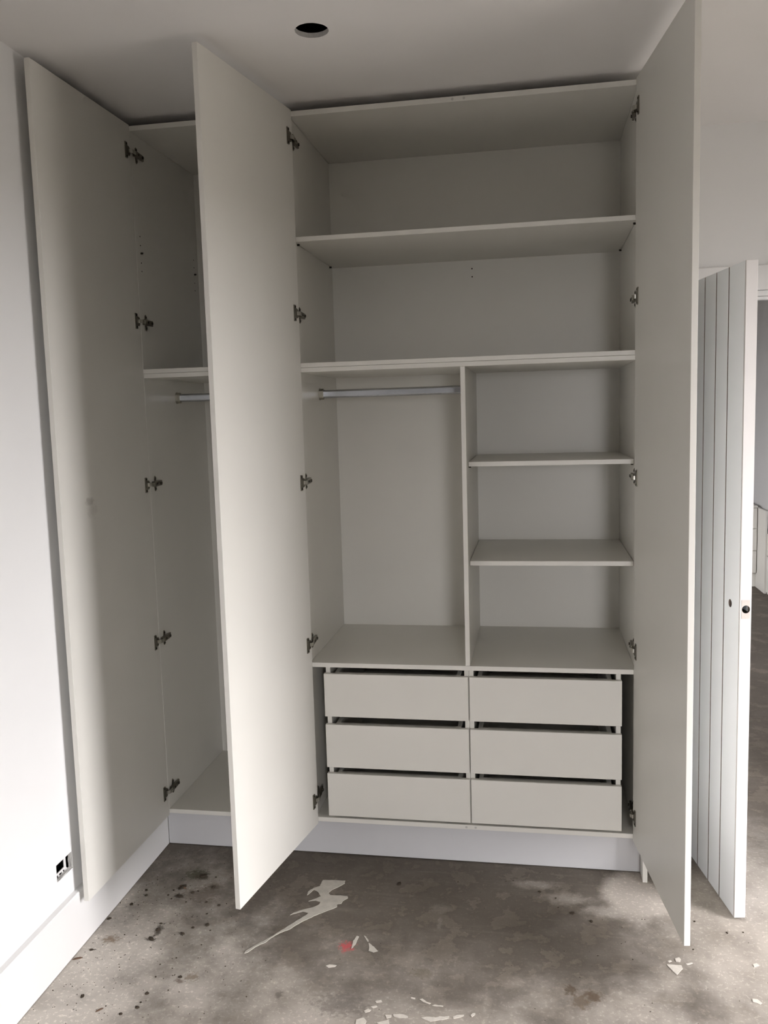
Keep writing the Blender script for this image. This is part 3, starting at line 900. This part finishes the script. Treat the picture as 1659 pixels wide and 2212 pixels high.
ORD = ['leftmost', 'second', 'third', 'fourth', 'fifth', 'sixth', 'seventh', 'eighth', 'ninth', 'tenth', 'eleventh', 'twelfth', 'thirteenth', 'fourteenth', 'fifteenth', 'sixteenth',
       'seventeenth', 'eighteenth', 'nineteenth', 'twentieth', 'twenty-first', 'twenty-second']
for k, q in enumerate(sorted(FLAKES_NEAR, key=lambda q: sum(p[0] for p in q) / len(q))):
    tag(sheet('paint_flake', q, 0.0002, 0.0012, M_FLAKE, 0.0012), 'whitish paint crust at the very front of the floor, %s%s' % (ORD[k], ' of its broken ring' if k == 0 else ' from the left'), 'paint flake', 'broken ring of paint crusts at the front of the floor')


def lump_bm(bm, x, y, r, flat=0.5, stretch=1.0, ang=0.0, rnd=R):
    b0 = bmesh.ops.create_icosphere(bm, subdivisions=1, radius=1.0)
    for v in b0['verts']:
        c = v.co * rnd.uniform(0.72, 1.15)
        px, py, pz = c.x * r * stretch, c.y * r, max(c.z, -0.35) * r * flat
        v.co = (x + px * math.cos(ang) - py * math.sin(ang), y + px * math.sin(ang) + py * math.cos(ang), 0.0002 + 0.35 * r * flat + pz)


big = [(x, y, r) for x, y, r in CRUMBS if r >= 0.0039]
small = [(x, y, r) for x, y, r in CRUMBS if r < 0.0039]
special = {(0.3153, -0.1109): 'black crumbly lump with a white fleck near the kickboard middle',
           (0.8919, -0.2119): 'dark three-lobed dirt clod in the middle of the right floor',
           (0.7905, -0.0993): 'oval dark dirt clod on the painted light arc',
           (0.9498, -0.2497): 'dark dirt clod nearest the curved line of painted light',
           (-0.4807, -0.7946): 'lone dark star-shaped clod near the front left baseboard',
           (-0.3388, -0.8478): 'dark oval clod at the front left edge of the floor'}
nl = nr = 0
for x, y, r in sorted(big, key=lambda q: q[1]):
    bm = bmesh.new()
    lump_bm(bm, x, y, r * 1.40, 0.45, R.uniform(1.0, 1.7), R.uniform(0, 3.1))
    o = obj('dirt_clod', bm, M_DIRT)
    l = special.get((x, y))
    if l:
        tag(o, l, 'dirt clod', 'dirt clods on the concrete')
    elif x < -0.2:
        tag(o, 'small dark dirt clod before the single wardrobe, %s counted from the front' % ('first' if nl == 0 else ORD[nl]), 'dirt clod', 'dirt clods before the single wardrobe')
        nl += 1
    else:
        tag(o, 'small dark dirt clod before the double wardrobe, %s counted from the front' % ('first' if nr == 0 else ORD[nr]), 'dirt clod', 'dirt clods before the double wardrobe')
        nr += 1
bm = bmesh.new()
for x, y, r in small:
    lump_bm(bm, x, y, r * 1.1, 0.5, R.uniform(1.0, 1.6), R.uniform(0, 3.1))
rr = random.Random(21)
for _ in range(420):
    x = -0.59 + abs(rr.gauss(0, 0.30))
    y = rr.uniform(-0.95, 0.03)
    if x > 1.4 or (-0.1 < x < 0.17 and -0.56 < y < -0.10):
        continue
    lump_bm(bm, x, y, rr.uniform(0.0006, 0.0018), 0.5, rr.uniform(1, 1.6), rr.uniform(0, 3), rr)
for _ in range(160):
    lump_bm(bm, rr.uniform(0.18, 1.9), rr.uniform(-0.9, 0.03), rr.uniform(0.0005, 0.0014), 0.5, rr.uniform(1, 1.6), rr.uniform(0, 3), rr)
tag(obj('grit', bm, M_DIRT), 'fine dark grit strewn over the concrete floor', 'grit', None, 'stuff')


def splinter(a, b, w, label):
    bm = bmesh.new()
    A, B = Vector((*a, 0)), Vector((*b, 0))
    d = (B - A).normalized()
    nn = Vector((-d.y, d.x, 0))
    L = []
    for t, k in ((0, 0.25), (0.2, 0.9), (0.5, 1.0), (0.8, 0.8), (1.0, 0.3)):
        c = A.lerp(B, t)
        ww = w * k * R.uniform(0.85, 1.1)
        L.append([bm.verts.new(c + nn * ww + Vector((0, 0, 0.0003))), bm.verts.new(c + nn * ww * 0.5 + Vector((0, 0, w * 1.2 * k))),
                  bm.verts.new(c - nn * ww * 0.6 + Vector((0, 0, w * 1.1 * k))), bm.verts.new(c - nn * ww + Vector((0, 0, 0.0003)))])
    for i in range(len(L) - 1):
        for j in range(4):
            bm.faces.new((L[i][j], L[i][(j + 1) % 4], L[i + 1][(j + 1) % 4], L[i + 1][j]))
    bm.faces.new(L[0])
    bm.faces.new(L[-1][::-1])
    tag(obj('wood_splinter', bm, M_BARK), label, 'splinter', 'brown wood splinters on the floor')


splinter((-0.5965, -0.6455), (-0.5708, -0.6307), 0.0036, 'brown wood splinter lying against the foot of the left baseboard')
splinter((-0.4116, -0.8499), (-0.3970, -0.8323), 0.0030, 'brown wood splinter at the front of the floor')
splinter((-0.4390, -0.2150), (-0.4080, -0.2290), 0.0045, 'dark splinter among the dirt before the left wardrobe')

bm = bmesh.new()
lump_bm(bm, 0, 0, 0.0024, 0.9, 1.2)
for v in bm.verts:
    v.co += Vector((0.7742, 0.004, 1.7838))
tag(obj('plaster_crumb', bm, M_FLAKE), 'tiny white plaster crumb on the front edge of the wide middle shelf', 'crumb')
